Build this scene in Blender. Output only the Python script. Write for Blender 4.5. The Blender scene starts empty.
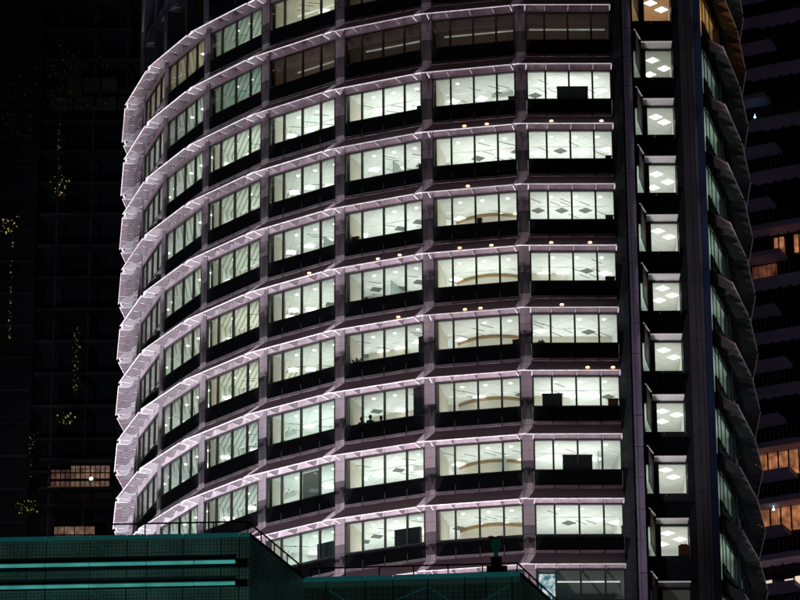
import bpy, math, random
from mathutils import Vector, Matrix
random.seed(7)
R = math.radians
sc = bpy.context.scene
col = sc.collection
ZC = 1.6

# ---------------------------------------------------------------- materials
def nt(name):
    m = bpy.data.materials.new(name); m.use_nodes = True
    t = m.node_tree
    for n in list(t.nodes): t.nodes.remove(n)
    o = t.nodes.new('ShaderNodeOutputMaterial')
    return m, t, o
def principled(name, base, rough=0.5, metal=0.0, emis=None, estr=0.0, spec=0.5, var=0.15, vscale=1.5, bump=0.0, bscale=20, streak=False):
    m, t, o = nt(name)
    p = t.nodes.new('ShaderNodeBsdfPrincipled')
    p.inputs['Roughness'].default_value = rough
    p.inputs['Metallic'].default_value = metal
    p.inputs['Specular IOR Level'].default_value = spec
    tc = t.nodes.new('ShaderNodeTexCoord')
    mp = t.nodes.new('ShaderNodeMapping')
    mp.inputs['Scale'].default_value = (1, 1, 0.18) if streak else (1, 1, 1)
    t.links.new(tc.outputs['Object'], mp.inputs['Vector'])
    nz = t.nodes.new('ShaderNodeTexNoise'); nz.inputs['Scale'].default_value = vscale; nz.inputs['Detail'].default_value = 5
    t.links.new(mp.outputs['Vector'], nz.inputs['Vector'])
    mr = t.nodes.new('ShaderNodeMapRange')
    mr.inputs['From Min'].default_value = 0.3; mr.inputs['From Max'].default_value = 0.7
    mr.inputs['To Min'].default_value = 1 - var; mr.inputs['To Max'].default_value = 1 + var
    t.links.new(nz.outputs['Fac'], mr.inputs['Value'])
    oi = t.nodes.new('ShaderNodeObjectInfo')
    mr2 = t.nodes.new('ShaderNodeMapRange'); mr2.inputs['To Min'].default_value = 1 - var * .7; mr2.inputs['To Max'].default_value = 1 + var * .7
    t.links.new(oi.outputs['Random'], mr2.inputs['Value'])
    mu = t.nodes.new('ShaderNodeMath'); mu.operation = 'MULTIPLY'
    t.links.new(mr.outputs['Result'], mu.inputs[0]); t.links.new(mr2.outputs['Result'], mu.inputs[1])
    vm = t.nodes.new('ShaderNodeVectorMath'); vm.operation = 'SCALE'; vm.inputs[0].default_value = base
    t.links.new(mu.outputs[0], vm.inputs['Scale'])
    t.links.new(vm.outputs['Vector'], p.inputs['Base Color'])
    if emis:
        p.inputs['Emission Color'].default_value = (*emis, 1); p.inputs['Emission Strength'].default_value = estr
    if bump:
        n2 = t.nodes.new('ShaderNodeTexNoise'); n2.inputs['Scale'].default_value = bscale
        t.links.new(tc.outputs['Object'], n2.inputs['Vector'])
        b = t.nodes.new('ShaderNodeBump'); b.inputs['Strength'].default_value = bump; b.inputs['Distance'].default_value = .02
        t.links.new(n2.outputs['Fac'], b.inputs['Height']); t.links.new(b.outputs['Normal'], p.inputs['Normal'])
    t.links.new(p.outputs[0], o.inputs['Surface'])
    return m
def striped(name, a, b, axis=(1, 0, 0), period=0.1, duty=0.5, rough=0.5, metal=0.0):
    """perforated / louvred sheet metal: alternating lands and holes"""
    m, t, o = nt(name)
    p = t.nodes.new('ShaderNodeBsdfPrincipled'); p.inputs['Roughness'].default_value = rough; p.inputs['Metallic'].default_value = metal
    tc = t.nodes.new('ShaderNodeTexCoord')
    d = t.nodes.new('ShaderNodeVectorMath'); d.operation = 'DOT_PRODUCT'; d.inputs[1].default_value = axis
    t.links.new(tc.outputs['Object'], d.inputs[0])
    mul = t.nodes.new('ShaderNodeMath'); mul.operation = 'DIVIDE'; mul.inputs[1].default_value = period
    t.links.new(d.outputs['Value'], mul.inputs[0])
    fr = t.nodes.new('ShaderNodeMath'); fr.operation = 'FRACT'; t.links.new(mul.outputs[0], fr.inputs[0])
    lt = t.nodes.new('ShaderNodeMath'); lt.operation = 'LESS_THAN'; lt.inputs[1].default_value = duty
    t.links.new(fr.outputs[0], lt.inputs[0])
    nz = t.nodes.new('ShaderNodeTexNoise'); nz.inputs['Scale'].default_value = 1.7; nz.inputs['Detail'].default_value = 4
    t.links.new(tc.outputs['Object'], nz.inputs['Vector'])
    mx = t.nodes.new('ShaderNodeMix'); mx.data_type = 'RGBA'
    mx.inputs[6].default_value = (*a, 1); mx.inputs[7].default_value = (*b, 1)
    t.links.new(lt.outputs[0], mx.inputs[0])
    sca = t.nodes.new('ShaderNodeVectorMath'); sca.operation = 'SCALE'
    mr = t.nodes.new('ShaderNodeMapRange'); mr.inputs['To Min'].default_value = .6; mr.inputs['To Max'].default_value = 1.4
    t.links.new(nz.outputs['Fac'], mr.inputs['Value']); t.links.new(mx.outputs[2], sca.inputs[0]); t.links.new(mr.outputs['Result'], sca.inputs['Scale'])
    t.links.new(sca.outputs['Vector'], p.inputs['Base Color'])
    t.links.new(p.outputs[0], o.inputs['Surface'])
    return m
def emitter(name, c, s):
    m, t, o = nt(name)
    e = t.nodes.new('ShaderNodeEmission'); e.inputs['Color'].default_value = (*c, 1); e.inputs['Strength'].default_value = s
    tc = t.nodes.new('ShaderNodeTexCoord'); nz = t.nodes.new('ShaderNodeTexNoise'); nz.inputs['Scale'].default_value = 1.3
    t.links.new(tc.outputs['Object'], nz.inputs['Vector'])
    mr = t.nodes.new('ShaderNodeMapRange'); mr.inputs['From Min'].default_value = .3; mr.inputs['From Max'].default_value = .7
    mr.inputs['To Min'].default_value = s * .75; mr.inputs['To Max'].default_value = s * 1.25
    t.links.new(nz.outputs['Fac'], mr.inputs['Value']); t.links.new(mr.outputs['Result'], e.inputs['Strength'])
    t.links.new(e.outputs[0], o.inputs['Surface'])
    return m
def glass(name, tint, refl=1.0):
    m, t, o = nt(name)
    tr = t.nodes.new('ShaderNodeBsdfTransparent'); tr.inputs['Color'].default_value = (*tint, 1)
    gl = t.nodes.new('ShaderNodeBsdfGlossy'); gl.inputs['Roughness'].default_value = 0.03
    fr = t.nodes.new('ShaderNodeFresnel'); fr.inputs['IOR'].default_value = 1.5
    tc = t.nodes.new('ShaderNodeTexCoord'); nz = t.nodes.new('ShaderNodeTexNoise'); nz.inputs['Scale'].default_value = .8
    t.links.new(tc.outputs['Object'], nz.inputs['Vector'])
    bp = t.nodes.new('ShaderNodeBump'); bp.inputs['Strength'].default_value = .05; bp.inputs['Distance'].default_value = .05
    t.links.new(nz.outputs['Fac'], bp.inputs['Height']); t.links.new(bp.outputs['Normal'], gl.inputs['Normal'])
    k = t.nodes.new('ShaderNodeMath'); k.operation = 'MULTIPLY'; k.inputs[1].default_value = refl
    t.links.new(fr.outputs[0], k.inputs[0])
    mx = t.nodes.new('ShaderNodeMixShader'); t.links.new(k.outputs[0], mx.inputs[0])
    t.links.new(tr.outputs[0], mx.inputs[1]); t.links.new(gl.outputs[0], mx.inputs[2]); t.links.new(mx.outputs[0], o.inputs['Surface'])
    return m
def ceiling_mat(name, base, tile, line, width, planks=False):
    m, t, o = nt(name)
    p = t.nodes.new('ShaderNodeBsdfPrincipled'); p.inputs['Roughness'].default_value = .8
    uv = t.nodes.new('ShaderNodeUVMap')
    sp = t.nodes.new('ShaderNodeSeparateXYZ'); t.links.new(uv.outputs[0], sp.inputs[0])
    outs = []
    for ax in (('X',) if planks else ('X', 'Y')):
        dv = t.nodes.new('ShaderNodeMath'); dv.operation = 'DIVIDE'; dv.inputs[1].default_value = tile; t.links.new(sp.outputs[ax], dv.inputs[0])
        fr = t.nodes.new('ShaderNodeMath'); fr.operation = 'FRACT'; t.links.new(dv.outputs[0], fr.inputs[0])
        lt = t.nodes.new('ShaderNodeMath'); lt.operation = 'LESS_THAN'; lt.inputs[1].default_value = width; t.links.new(fr.outputs[0], lt.inputs[0])
        outs.append(lt)
    last = outs[0].outputs[0]
    if len(outs) > 1:
        mxm = t.nodes.new('ShaderNodeMath'); mxm.operation = 'MAXIMUM'
        t.links.new(outs[0].outputs[0], mxm.inputs[0]); t.links.new(outs[1].outputs[0], mxm.inputs[1]); last = mxm.outputs[0]
    mx = t.nodes.new('ShaderNodeMix'); mx.data_type = 'RGBA'
    mx.inputs[6].default_value = (*base, 1); mx.inputs[7].default_value = (*[c * line for c in base], 1)
    t.links.new(last, mx.inputs[0]); t.links.new(mx.outputs[2], p.inputs['Base Color']); t.links.new(p.outputs[0], o.inputs['Surface'])
    return m

M = dict(
    fascia=principled('fascia_metal', (.33, .285, .315), .45, .0, var=.28, vscale=1.6, streak=True),
    pier_shade=principled('pier_shaded_panel', (.065, .057, .066), .3, .1, var=.3, vscale=.7),  # shadow above each sunshade, painted into the pier colour
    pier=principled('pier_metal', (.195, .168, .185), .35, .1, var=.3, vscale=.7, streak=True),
    blackglass=principled('black_spandrel_glass', (.008, .009, .010), .08, spec=.5, var=.3),
    mull=principled('mullion_black', (.012, .014, .013), .4),
    shade=striped('shade_louvre', (.26, .165, .195), (.13, .08, .10), (1, 0, 0), .085, .5, .5),
    rib=striped('rib_perforated', (.62, .59, .62), (.07, .06, .07), (0, .45, 1), .10, .5, .45),
    rib_end=principled('rib_end_plate', (.66, .62, .66), .4, var=.05),
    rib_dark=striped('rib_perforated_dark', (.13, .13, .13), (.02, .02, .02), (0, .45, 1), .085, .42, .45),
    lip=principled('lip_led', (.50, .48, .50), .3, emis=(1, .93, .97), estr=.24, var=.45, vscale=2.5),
    lip_dim=principled('lip_faint_glow', (.6, .6, .6), .3, emis=(1, 1, 1), estr=.035, var=.05),  # wing lips: faint glow painted in to draw a bright line
    pane=glass('pane_glass', (.91, .965, .925)),
    ceil=ceiling_mat('ceiling_tiles', (.74, .76, .72), .85, .66, .032),
    ceil_plank=ceiling_mat('ceiling_planks', (.66, .69, .62), .30, .45, .28, True),
    floor=principled('office_carpet', (.33, .33, .31), .9),
    beige=principled('beige_wall', (.62, .58, .49), .8, var=.04),
    brown=principled('brown_trim', (.30, .19, .08), .6),
    white=principled('white_wall', (.70, .71, .67), .8, var=.04),
    troffer=emitter('troffer_panel', (1, 1, .95), 2.2),
    down=emitter('downlight_lens', (1, 1, .93), 6.0),
    vent=principled('vent_grille', (.12, .13, .12), .6),
    conc=principled('concrete', (.25, .24, .24), .85, bump=.3),
    blue=principled('blue_edge_glass', (.02, .03, .07), .18, spec=.6, var=.25, vscale=.5, emis=(.1,.16,.5), estr=0.0),
    lav=principled('lavender_glass_panel', (.15, .135, .19), .22, spec=.5, var=.18, vscale=.5),
    corepanel=principled('core_dark_panel', (.022, .026, .030), .3, var=.3),
    pilaster=principled('core_pilaster_panel', (.07, .072, .09), .28, var=.2, streak=True),
    hood=principled('hood_metal', (.5, .5, .5), .35),
    fin=principled('window_fin', (.22, .19, .17), .5),
    warm=emitter('warm_spot', (1, .62, .28), 3.2),
    asphalt=principled('asphalt', (.05, .05, .052), .9, bump=.4, bscale=3),
    dark=principled('dark_cabinet', (.02, .026, .028), .5),
    darkblue=principled('blue_black_screen', (.03, .045, .06), .5),
    redbrown=principled('red_brown', (.16, .05, .03), .6),
    leaf=principled('leaf', (.05, .09, .03), .6),
    woodb=principled('brown_box', (.2, .1, .045), .6),
)

def roomglow(name, c, s):
    """lit apartment room seen through a window: uneven curtains and furniture"""
    m, t, o = nt(name)
    e = t.nodes.new('ShaderNodeEmission'); e.inputs['Color'].default_value = (*c, 1)
    tc = t.nodes.new('ShaderNodeTexCoord'); nz = t.nodes.new('ShaderNodeTexNoise'); nz.inputs['Scale'].default_value = 1.1; nz.inputs['Detail'].default_value = 6
    vo = t.nodes.new('ShaderNodeTexVoronoi'); vo.inputs['Scale'].default_value = 1.6; vo.distance = 'CHEBYCHEV'
    t.links.new(tc.outputs['Object'], nz.inputs['Vector']); t.links.new(tc.outputs['Object'], vo.inputs['Vector'])
    a = t.nodes.new('ShaderNodeMapRange'); a.inputs['From Min'].default_value = .35; a.inputs['From Max'].default_value = .65; a.inputs['To Min'].default_value = .55; a.inputs['To Max'].default_value = 1.35
    t.links.new(nz.outputs['Fac'], a.inputs['Value'])
    b_ = t.nodes.new('ShaderNodeMapRange'); b_.inputs['From Min'].default_value = .05; b_.inputs['From Max'].default_value = .7; b_.inputs['To Min'].default_value = 1.2; b_.inputs['To Max'].default_value = .35
    t.links.new(vo.outputs['Distance'], b_.inputs['Value'])
    k = t.nodes.new('ShaderNodeMath'); k.operation = 'MULTIPLY'; t.links.new(a.outputs[0], k.inputs[0]); t.links.new(b_.outputs[0], k.inputs[1])
    k2 = t.nodes.new('ShaderNodeMath'); k2.operation = 'MULTIPLY'; k2.inputs[1].default_value = s; t.links.new(k.outputs[0], k2.inputs[0])
    t.links.new(k2.outputs[0], e.inputs['Strength']); t.links.new(e.outputs[0], o.inputs['Surface'])
    return m
# ---------------------------------------------------------------- mesh builder
class MB:
    def __init__(s): s.v = []; s.f = []; s.m = []; s.uv = {}
    def quad(s, a, b, c, d, mi=0):
        i = len(s.v); s.v += [tuple(a), tuple(b), tuple(c), tuple(d)]; s.f.append((i, i+1, i+2, i+3)); s.m.append(mi); return s
    def hexa(s, p, mi=0):   # 8 pts bottom 4 (ccw) then top 4
        i = len(s.v); s.v += [tuple(q) for q in p]
        for q in ((3, 2, 1, 0), (4, 5, 6, 7), (0, 1, 5, 4), (1, 2, 6, 5), (2, 3, 7, 6), (3, 0, 4, 7)):
            s.f.append(tuple(i + k for k in q)); s.m.append(mi)
        return s
    def box(s, x0, x1, y0, y1, z0, z1, mi=0):
        return s.hexa([(x0, y0, z0), (x1, y0, z0), (x1, y1, z0), (x0, y1, z0), (x0, y0, z1), (x1, y0, z1), (x1, y1, z1), (x0, y1, z1)], mi)
    def prism(s, poly, axis, a, b, mi=0):  # poly in the two other axes, extruded
        n = len(poly); i = len(s.v)
        for w in (a, b):
            for (p, q) in poly:
                s.v.append({'x': (w, p, q), 'y': (p, w, q), 'z': (p, q, w)}[axis])
        s.f.append(tuple(i + k for k in range(n))[::-1]); s.m.append(mi)
        s.f.append(tuple(i + n + k for k in range(n))); s.m.append(mi)
        for k in range(n):
            s.f.append((i + k, i + (k+1) % n, i + n + (k+1) % n, i + n + k)); s.m.append(mi)
        return s
    def slabline(s, A, B, z0, z1, th, out=0.0, mi=0):  # vertical wall between plan points, th to the left of A->B
        A = Vector(A); B = Vector(B); u = (B - A).normalized(); nn = Vector((-u.y, u.x))
        a = A - nn * out; b = B - nn * out; c = b + nn * th; d = a + nn * th
        return s.hexa([(a.x, a.y, z0), (b.x, b.y, z0), (c.x, c.y, z0), (d.x, d.y, z0), (a.x, a.y, z1), (b.x, b.y, z1), (c.x, c.y, z1), (d.x, d.y, z1)], mi)
    def tube(s, a, b, r0, r1=None, n=8, mi=0):
        r1 = r0 if r1 is None else r1
        a = Vector(a); b = Vector(b); d = (b - a).normalized()
        up = Vector((0, 0, 1)) if abs(d.z) < .9 else Vector((1, 0, 0))
        x = d.cross(up).normalized(); y = d.cross(x)
        i = len(s.v)
        for c, r in ((a, r0), (b, r1)):
            for k in range(n):
                t = 2 * math.pi * k / n; s.v.append(tuple(c + x * r * math.cos(t) + y * r * math.sin(t)))
        for k in range(n): s.f.append((i + k, i + (k+1) % n, i + n + (k+1) % n, i + n + k)); s.m.append(mi)
        s.f.append(tuple(i + k for k in range(n))[::-1]); s.m.append(mi); s.f.append(tuple(i + n + k for k in range(n))); s.m.append(mi)
        return s
    def lathe(s, prof, c, n=16, mi=0):
        i = len(s.v)
        for (r, z) in prof:
            for k in range(n):
                t = 2 * math.pi * k / n; s.v.append((c[0] + r * math.cos(t), c[1] + r * math.sin(t), c[2] + z))
        for j in range(len(prof) - 1):
            for k in range(n):
                s.f.append((i + j*n + k, i + j*n + (k+1) % n, i + (j+1)*n + (k+1) % n, i + (j+1)*n + k)); s.m.append(mi)
        return s
    def blob(s, c, r, mi=0, jit=.25, n=7, mseg=5):
        i = len(s.v)
        for j in range(mseg + 1):
            ph = math.pi * j / mseg
            for k in range(n):
                t = 2 * math.pi * k / n; q = r * (1 + random.uniform(-jit, jit))
                s.v.append((c[0] + q * math.sin(ph) * math.cos(t), c[1] + q * math.sin(ph) * math.sin(t), c[2] + q * math.cos(ph)))
        for j in range(mseg):
            for k in range(n): s.f.append((i + j*n + k, i + j*n + (k+1) % n, i + (j+1)*n + (k+1) % n, i + (j+1)*n + k)); s.m.append(mi)
        return s
    def mesh(s, name, mats):
        me = bpy.data.meshes.new(name); me.from_pydata(s.v, [], s.f)
        for m in (mats if isinstance(mats, (list, tuple)) else [mats]): me.materials.append(m)
        me.polygons.foreach_set('material_index', s.m); me.update(); return me
def link(name, data=None, parent=None, mat=None):
    o = bpy.data.objects.new(name, data); col.objects.link(o)
    if parent: o.parent = parent
    if mat is not None: o.matrix_local = mat
    return o
def tag(o, label, cat, group=None, kind=None):
    if label: o['label'] = label
    if cat: o['category'] = cat
    if group: o['group'] = group
    if kind: o['kind'] = kind
    return o
def struct(name, mb, mats):
    o = link(name, mb.mesh(name, mats)); o['kind'] = 'structure'; return o
def build(mb, name, mats, parent=None): return link(name, mb.mesh(name, mats), parent)

# ---------------------------------------------------------------- camera
cam = bpy.data.cameras.new('camera'); cam.lens = 3828.0 / 800 * 36; cam.sensor_width = 36; cam.clip_end = 6000; cam.clip_start = .5
co = bpy.data.objects.new('camera', cam); col.objects.link(co)
co.matrix_world = Matrix.Translation((0, 0, ZC)) @ Matrix.Rotation(R(90 + 21.8256), 4, 'X') @ Matrix.Rotation(-0.00585, 4, 'Z')
sc.camera = co

# ---------------------------------------------------------------- tower data
CX, CY, RW, T0, DT = 10.169, 240.519, 27.923, -6.577, 12.0846
def V(i, off=0.0):
    a = R(T0 + DT * i); return Vector((CX - (RW + off) * math.sin(a), CY - (RW + off) * math.cos(a)))
L = 2 * RW * math.sin(R(DT / 2))
def zh(r): return 100.216 + ZC - 4.0 * r          # window head height of row r
def frame(A, B, z):
    """local frame of a bay: x along the wall (left to right seen from outside), -y outwards"""
    mid = (A + B) / 2; d = (B - A).normalized()
    rot = Matrix(((d.x, -d.y, 0, mid.x), (d.y, d.x, 0, mid.y), (0, 0, 1, z), (0, 0, 0, 1)))
    return rot
def bayframe(i, r): return frame(V(i + 1), V(i), zh(r))      # V(i+1) lies to the left
LW = L - 2 * .3757; WH = 1.813

tower = bpy.data.objects.new('office_tower', None); col.objects.link(tower); tower.location = (CX, CY, 0)
tag(tower, 'tall curved office tower with rows of lit windows and projecting sunshades', 'tower')
TI = Matrix.Translation((-CX, -CY, 0))
WM = {}
def tpart(name, me, mw=None, parent=None):
    o = bpy.data.objects.new(name, me); col.objects.link(o); o.parent = parent or tower
    if parent is None: o.matrix_local = TI @ (mw if mw is not None else Matrix())
    elif mw is not None: o.matrix_local = mw
    WM[o.name] = (TI if parent is None else WM[parent.name]) @ (mw if mw is not None else Matrix())
    return o

LIM = {}; OVER = {}
def cpart(name, me, mw=None, parent=None, limit=100):
    """like tpart, but past the limit of one kind the rest is collected into one part"""
    if parent == 'over' or LIM.get(name, 0) >= limit:
        X = OVER.setdefault((name, tuple(m.name for m in me.materials)), MB()); n0 = len(X.v)
        W_ = (parent_over[0] if parent == 'over' else (WM[parent.name] if parent is not None else TI)) @ (mw if mw is not None else Matrix())
        for v in me.vertices: X.v.append(tuple(W_ @ v.co))
        for f in me.polygons: X.f.append(tuple(n0 + q for q in f.vertices)); X.m.append(f.material_index)
        if parent != 'over': parent_over[0] = W_
        return 'over'
    LIM[name] = LIM.get(name, 0) + 1
    return tpart(name, me, mw, parent)
parent_over = [Matrix()]

# window : frame and mullions
us = [-LW/2, -LW/2 + 1.12, -LW/2 + 2.56, -LW/2 + 4.0, LW/2]
b = MB()
for k, u in enumerate(us):
    w = .055 if 0 < k < 4 else .05
    b.box(u - w, u + w, -.03, .12, -WH, 0)
b.box(-LW/2 - .05, LW/2 + .05, -.035, .13, 0, .07); b.box(-LW/2 - .05, LW/2 + .05, -.035, .13, -WH - .06, -WH)
win_me = b.mesh('window', M['mull'])
b = MB()
for k in range(4): b.quad((us[k] + .055, .03, -WH), (us[k+1] - .055, .03, -WH), (us[k+1] - .055, .03, 0), (us[k] + .055, .03, 0))
pane_me = b.mesh('pane', M['pane'])
# spandrel: black glass with thin vertical joints, from 1.20 to 4-WH above the head
b = MB()
ue = [-LW/2 - .04] + us[1:4] + [LW/2 + .04]
for k in range(4): b.box(ue[k] + .02, ue[k+1] - .02, -.02, .05, 1.22, 4 - WH - .07)
b.box(-LW/2 - .03, LW/2 + .03, .055, .09, .1, 4 - WH - .07)
sp_me = b.mesh('spandrel', M['blackglass'])
for k in range(1, 4): b.box(ue[k] - .015, ue[k] + .015, -.045, .02, 1.22, 1.62, 1)
spc_me = b.mesh('spandrel', [M['blackglass'], M['pier']])
# sill strip under the spandrel, and header fascia
b = MB()
for k in range(4): b.box(ue[k] + .03, ue[k+1] - .03, -.07, .06, 1.03, 1.19)
strip_me = b.mesh('fascia_strip', M['fascia'])
b = MB()
for k in range(4): b.box(ue[k] + .012, ue[k+1] - .012, 0.0, .06, .07, 1.0)
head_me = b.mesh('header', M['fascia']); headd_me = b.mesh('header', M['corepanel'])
# sunshade
D = 1.3; XL0, XR0 = -L/2 + .40, L/2 - .33; XL1, XR1 = -L/2 - .08, L/2 - .42
b = MB()
b.hexa([(XL0, -.03, .98), (XL1, -D, -.06), (XR1, -D, -.06), (XR0, -.03, .98), (XL0, -.01, 1.02), (XL1, -D, -.02), (XR1, -D, -.02), (XR0, -.01, 1.02)])
shade_me = b.mesh('sunshade', M['shade'])
b = MB(); b.box(XL1 - .04, XR1 + .02, -D - .025, -D + .01, -.085, -.035)
lip_me = b.mesh('lip', M['lip']); lipd_me = b.mesh('lip', M['lip_dim'])
prof = [(0.0, .93), (-D + .02, -.05), (-D + .02, -.14), (-.62, -.14), (-.40, .0), (-.30, .28), (-.26, .42), (0, .46)]
def ribmesh(name, xs, m, th=.02):
    b = MB()
    for x in xs: b.prism(prof, 'x', x - th * .6, x + th * .6)
    return b.mesh(name, m)
rib_one = ribmesh('rib', [0], M['rib']); ribd_one = ribmesh('rib', [0], M['rib_dark'])
end_one = ribmesh('rib', [0], M['rib_end'], .035)
ribs_in_me = ribmesh('rib', us[1:4], M['rib'])
ribs_end_me = ribmesh('end_plate', [XL0 - .12, XR0 - .05], M['rib_end'], .03)
ribsd_in_me = ribmesh('rib', us[1:4] + [XL0, XR0], M['rib_dark'])
# link bar between neighbouring shades
b = MB(); b.box(-.52, .12, -D + .1, -D + .2, .0, .05); bar_me = b.mesh('link_bar', M['rib_end'])

# ---------------------------------------------------------------- rooms
# brightness and tint of each room (bay, row)
POW = 124.0
def room(i, r):
    base = {0: 1.12, 1: 1.0, 2: .92, 3: .85, 4: .66, 5: .66, 6: .5}.get(i, .5)
    g = {0: (.98, 1, .98), 1: (.98, 1, .97), 2: (.96, 1, .97), 3: (.94, 1, .96), 4: (.90, 1, .86), 5: (.88, 1, .90), 6: (.92, 1, .93)}.get(i, (1, 1, 1))
    rr = random.Random(i * 31 + r * 7)
    base *= rr.uniform(.78, 1.22)
    if r >= 6 and i <= 2: base *= 1.08
    if r == 8: return (.02, (.5, .9, 1))
    if r == -1:
        if i <= 2: return (.022, (1, .62, .5))
        if i == 3: return (.05, (1, .66, .5))
        if i == 4: return (.34, (.72, 1, .9))
        if i == 5: return (.5, (.85, 1, .95))
    if r == -2:
        if i <= 2: return (.05, (1, .8, .6))
        if i == 3: return (.45, (1, .95, .7))
        if i == 4: return (.40, (.8, 1, .85))
        if i >= 5: return (.40, (1, .86, .55))
    if i == 0 and r == 2: base *= 1.15
    if i == 2 and r == 2: base *= 1.15
    if i == 1 and r == 0: base *= .8
    if i == 4 and r in (3, 4): g = (1, 1, .82)
    if i == 4 and r in (5,): g = (.8, 1, .88)
    if i == 5 and r in (3,): g = (.95, 1, .85)
    if r >= 5 and i >= 3: g = (.86, 1, .97)
    return (base, g)

DEEP = 7.0
def ceiling(rowname, r):
    z = zh(r) + .085
    b = MB(); uv = []
    for i in range(0, 9):
        A, B = V(i + 1, -.16), V(i, -.16); A2, B2 = V(i + 1, -DEEP), V(i, -DEEP)
        mid = (A + B) / 2; d = (B - A).normalized(); nn = Vector((-d.y, d.x))
        mi = 1 if i in (4, 5) else 0
        idx = len(b.v)
        b.quad((A.x, A.y, z), (A2.x, A2.y, z), (B2.x, B2.y, z), (B.x, B.y, z), mi)
        for P in (A, A2, B2, B):
            q = P - mid; x, y = q.dot(d), q.dot(nn)
            if mi == 0: uv.append(((x + y) * .7071 + 40.3, (y - x) * .7071 + 40.1))
            else: uv.append((x * .5 + y * .86 + 40, y))
    me = b.mesh('ceiling', [M['ceil'], M['ceil_plank']])
    l = me.uv_layers.new(name='UVMap')
    for k, c in enumerate(uv): l.data[k].uv = c
    return tpart('ceiling', me)
b = MB(); s = .30
b.hexa([(0, -s*1.41, -.03), (s*1.41, 0, -.03), (0, s*1.41, -.03), (-s*1.41, 0, -.03), (0, -s*1.41, 0), (s*1.41, 0, 0), (0, s*1.41, 0), (-s*1.41, 0, 0)])
trof_me = b.mesh('ceiling_light', M['troffer']); vent_me = b.mesh('air_vent', M['vent'])
b = MB(); b.lathe([(0, -.03), (.085, -.03), (.10, 0)], (0, 0, 0), 10); down_me = b.mesh('downlight', M['down'])
b = MB(); b.hexa([(-.34, -.30, -.012), (-.30, -.34, -.012), (.34, .30, -.012), (.30, .34, -.012), (-.34, -.30, 0), (-.30, -.34, 0), (.34, .30, 0), (.30, .34, 0)]); slot_me = b.mesh('air_slot', M['vent'])
counts = dict(t=0, d=0, v=0, s=0)
extra = dict(t=MB(), d=MB(), v=MB(), s=MB())
order = sorted([(i, r) for i in range(0, 7) for r in range(-2, 9)], key=lambda q: (q[0], -q[1]))
ceil_objs = {r: ceiling('c', r) for r in range(-2, 10)}

def put_light(kind, i, r, u, dep):
    """a fitting on the ceiling of room (i, r), u metres along the bay, dep metres inwards"""
    F = bayframe(i, r); P = F @ Vector((u, dep, 0)); ang = math.atan2(F[1][0], F[0][0])
    z = zh(r) + .083
    me = {'t': trof_me, 'd': down_me, 'v': vent_me, 's': slot_me}[kind]
    if counts[kind] < 96:
        counts[kind] += 1
        o = bpy.data.objects.new({'t': 'ceiling_light', 'd': 'downlight', 'v': 'air_vent', 's': 'air_slot'}[kind], me); col.objects.link(o)
        o.parent = tower; o.matrix_local = TI @ Matrix.Translation((P.x, P.y, z)) @ Matrix.Rotation(ang, 4, 'Z')
    else:
        X = extra[kind]; Mx = Matrix.Translation((P.x - CX, P.y - CY, z)) @ Matrix.Rotation(ang, 4, 'Z'); n0 = len(X.v)
        for v in me.vertices: X.v.append(tuple(Mx @ v.co))
        for f in me.polygons: X.f.append(tuple(n0 + q for q in f.vertices)); X.m.append(0)

def area(name, loc, ang, sx, sy, P, c):
    l = bpy.data.lights.new(name, 'AREA'); l.shape = 'RECTANGLE'; l.size = sx; l.size_y = sy; l.energy = P; l.color = c
    o = bpy.data.objects.new(name, l); col.objects.link(o)
    o.matrix_world = Matrix.Translation(loc) @ Matrix.Rotation(ang, 4, 'Z') @ Matrix.Rotation(math.pi, 4, 'X')
    return o

colb = MB(); colb.box(-LW/2 - .12, -LW/2 + .14, .35, 3.3, -2.6, .08); colb = None
def wallm(d): return MB().box(-LW/2 - .12, -LW/2 + .14, .35, d, -2.6, .08).mesh('column', M['beige'])
colm = {1: wallm(3.2), 2: wallm(2.4), 3: wallm(1.6), 4: wallm(1.1)}
trk = MB(); trk.box(-LW/2 + .3, L/2 - .5, 2.45, 2.50, .02, .08); trk_me = trk.mesh('ceiling_rail', emitter('rail_sheen', (1, 1, .95), .80)); trkd_me = trk.mesh('ceiling_rail', emitter('rail_dim_sheen', (1, .93, .93), .28))  # reflected sheen of the rails painted as a glow
bulk_me = [MB().box(-2.6, 2.7, 3.9, 4.4, -.35, .08).mesh('bulkhead', M['beige']), MB().box(.6, 2.75, 2.9, 4.4, -.22, .08).mesh('bulkhead', M['white']), MB().box(-2.6, -.2, 3.5, 4.4, -.5, .08).mesh('bulkhead', M['beige'])]
_b = MB(); _b.box(-.03, .03, 2.2, 4.6, -2.6, .07); screen_me = _b.mesh('glass_screen', principled('screen_wall', (.35, .42, .40), .3))
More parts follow.
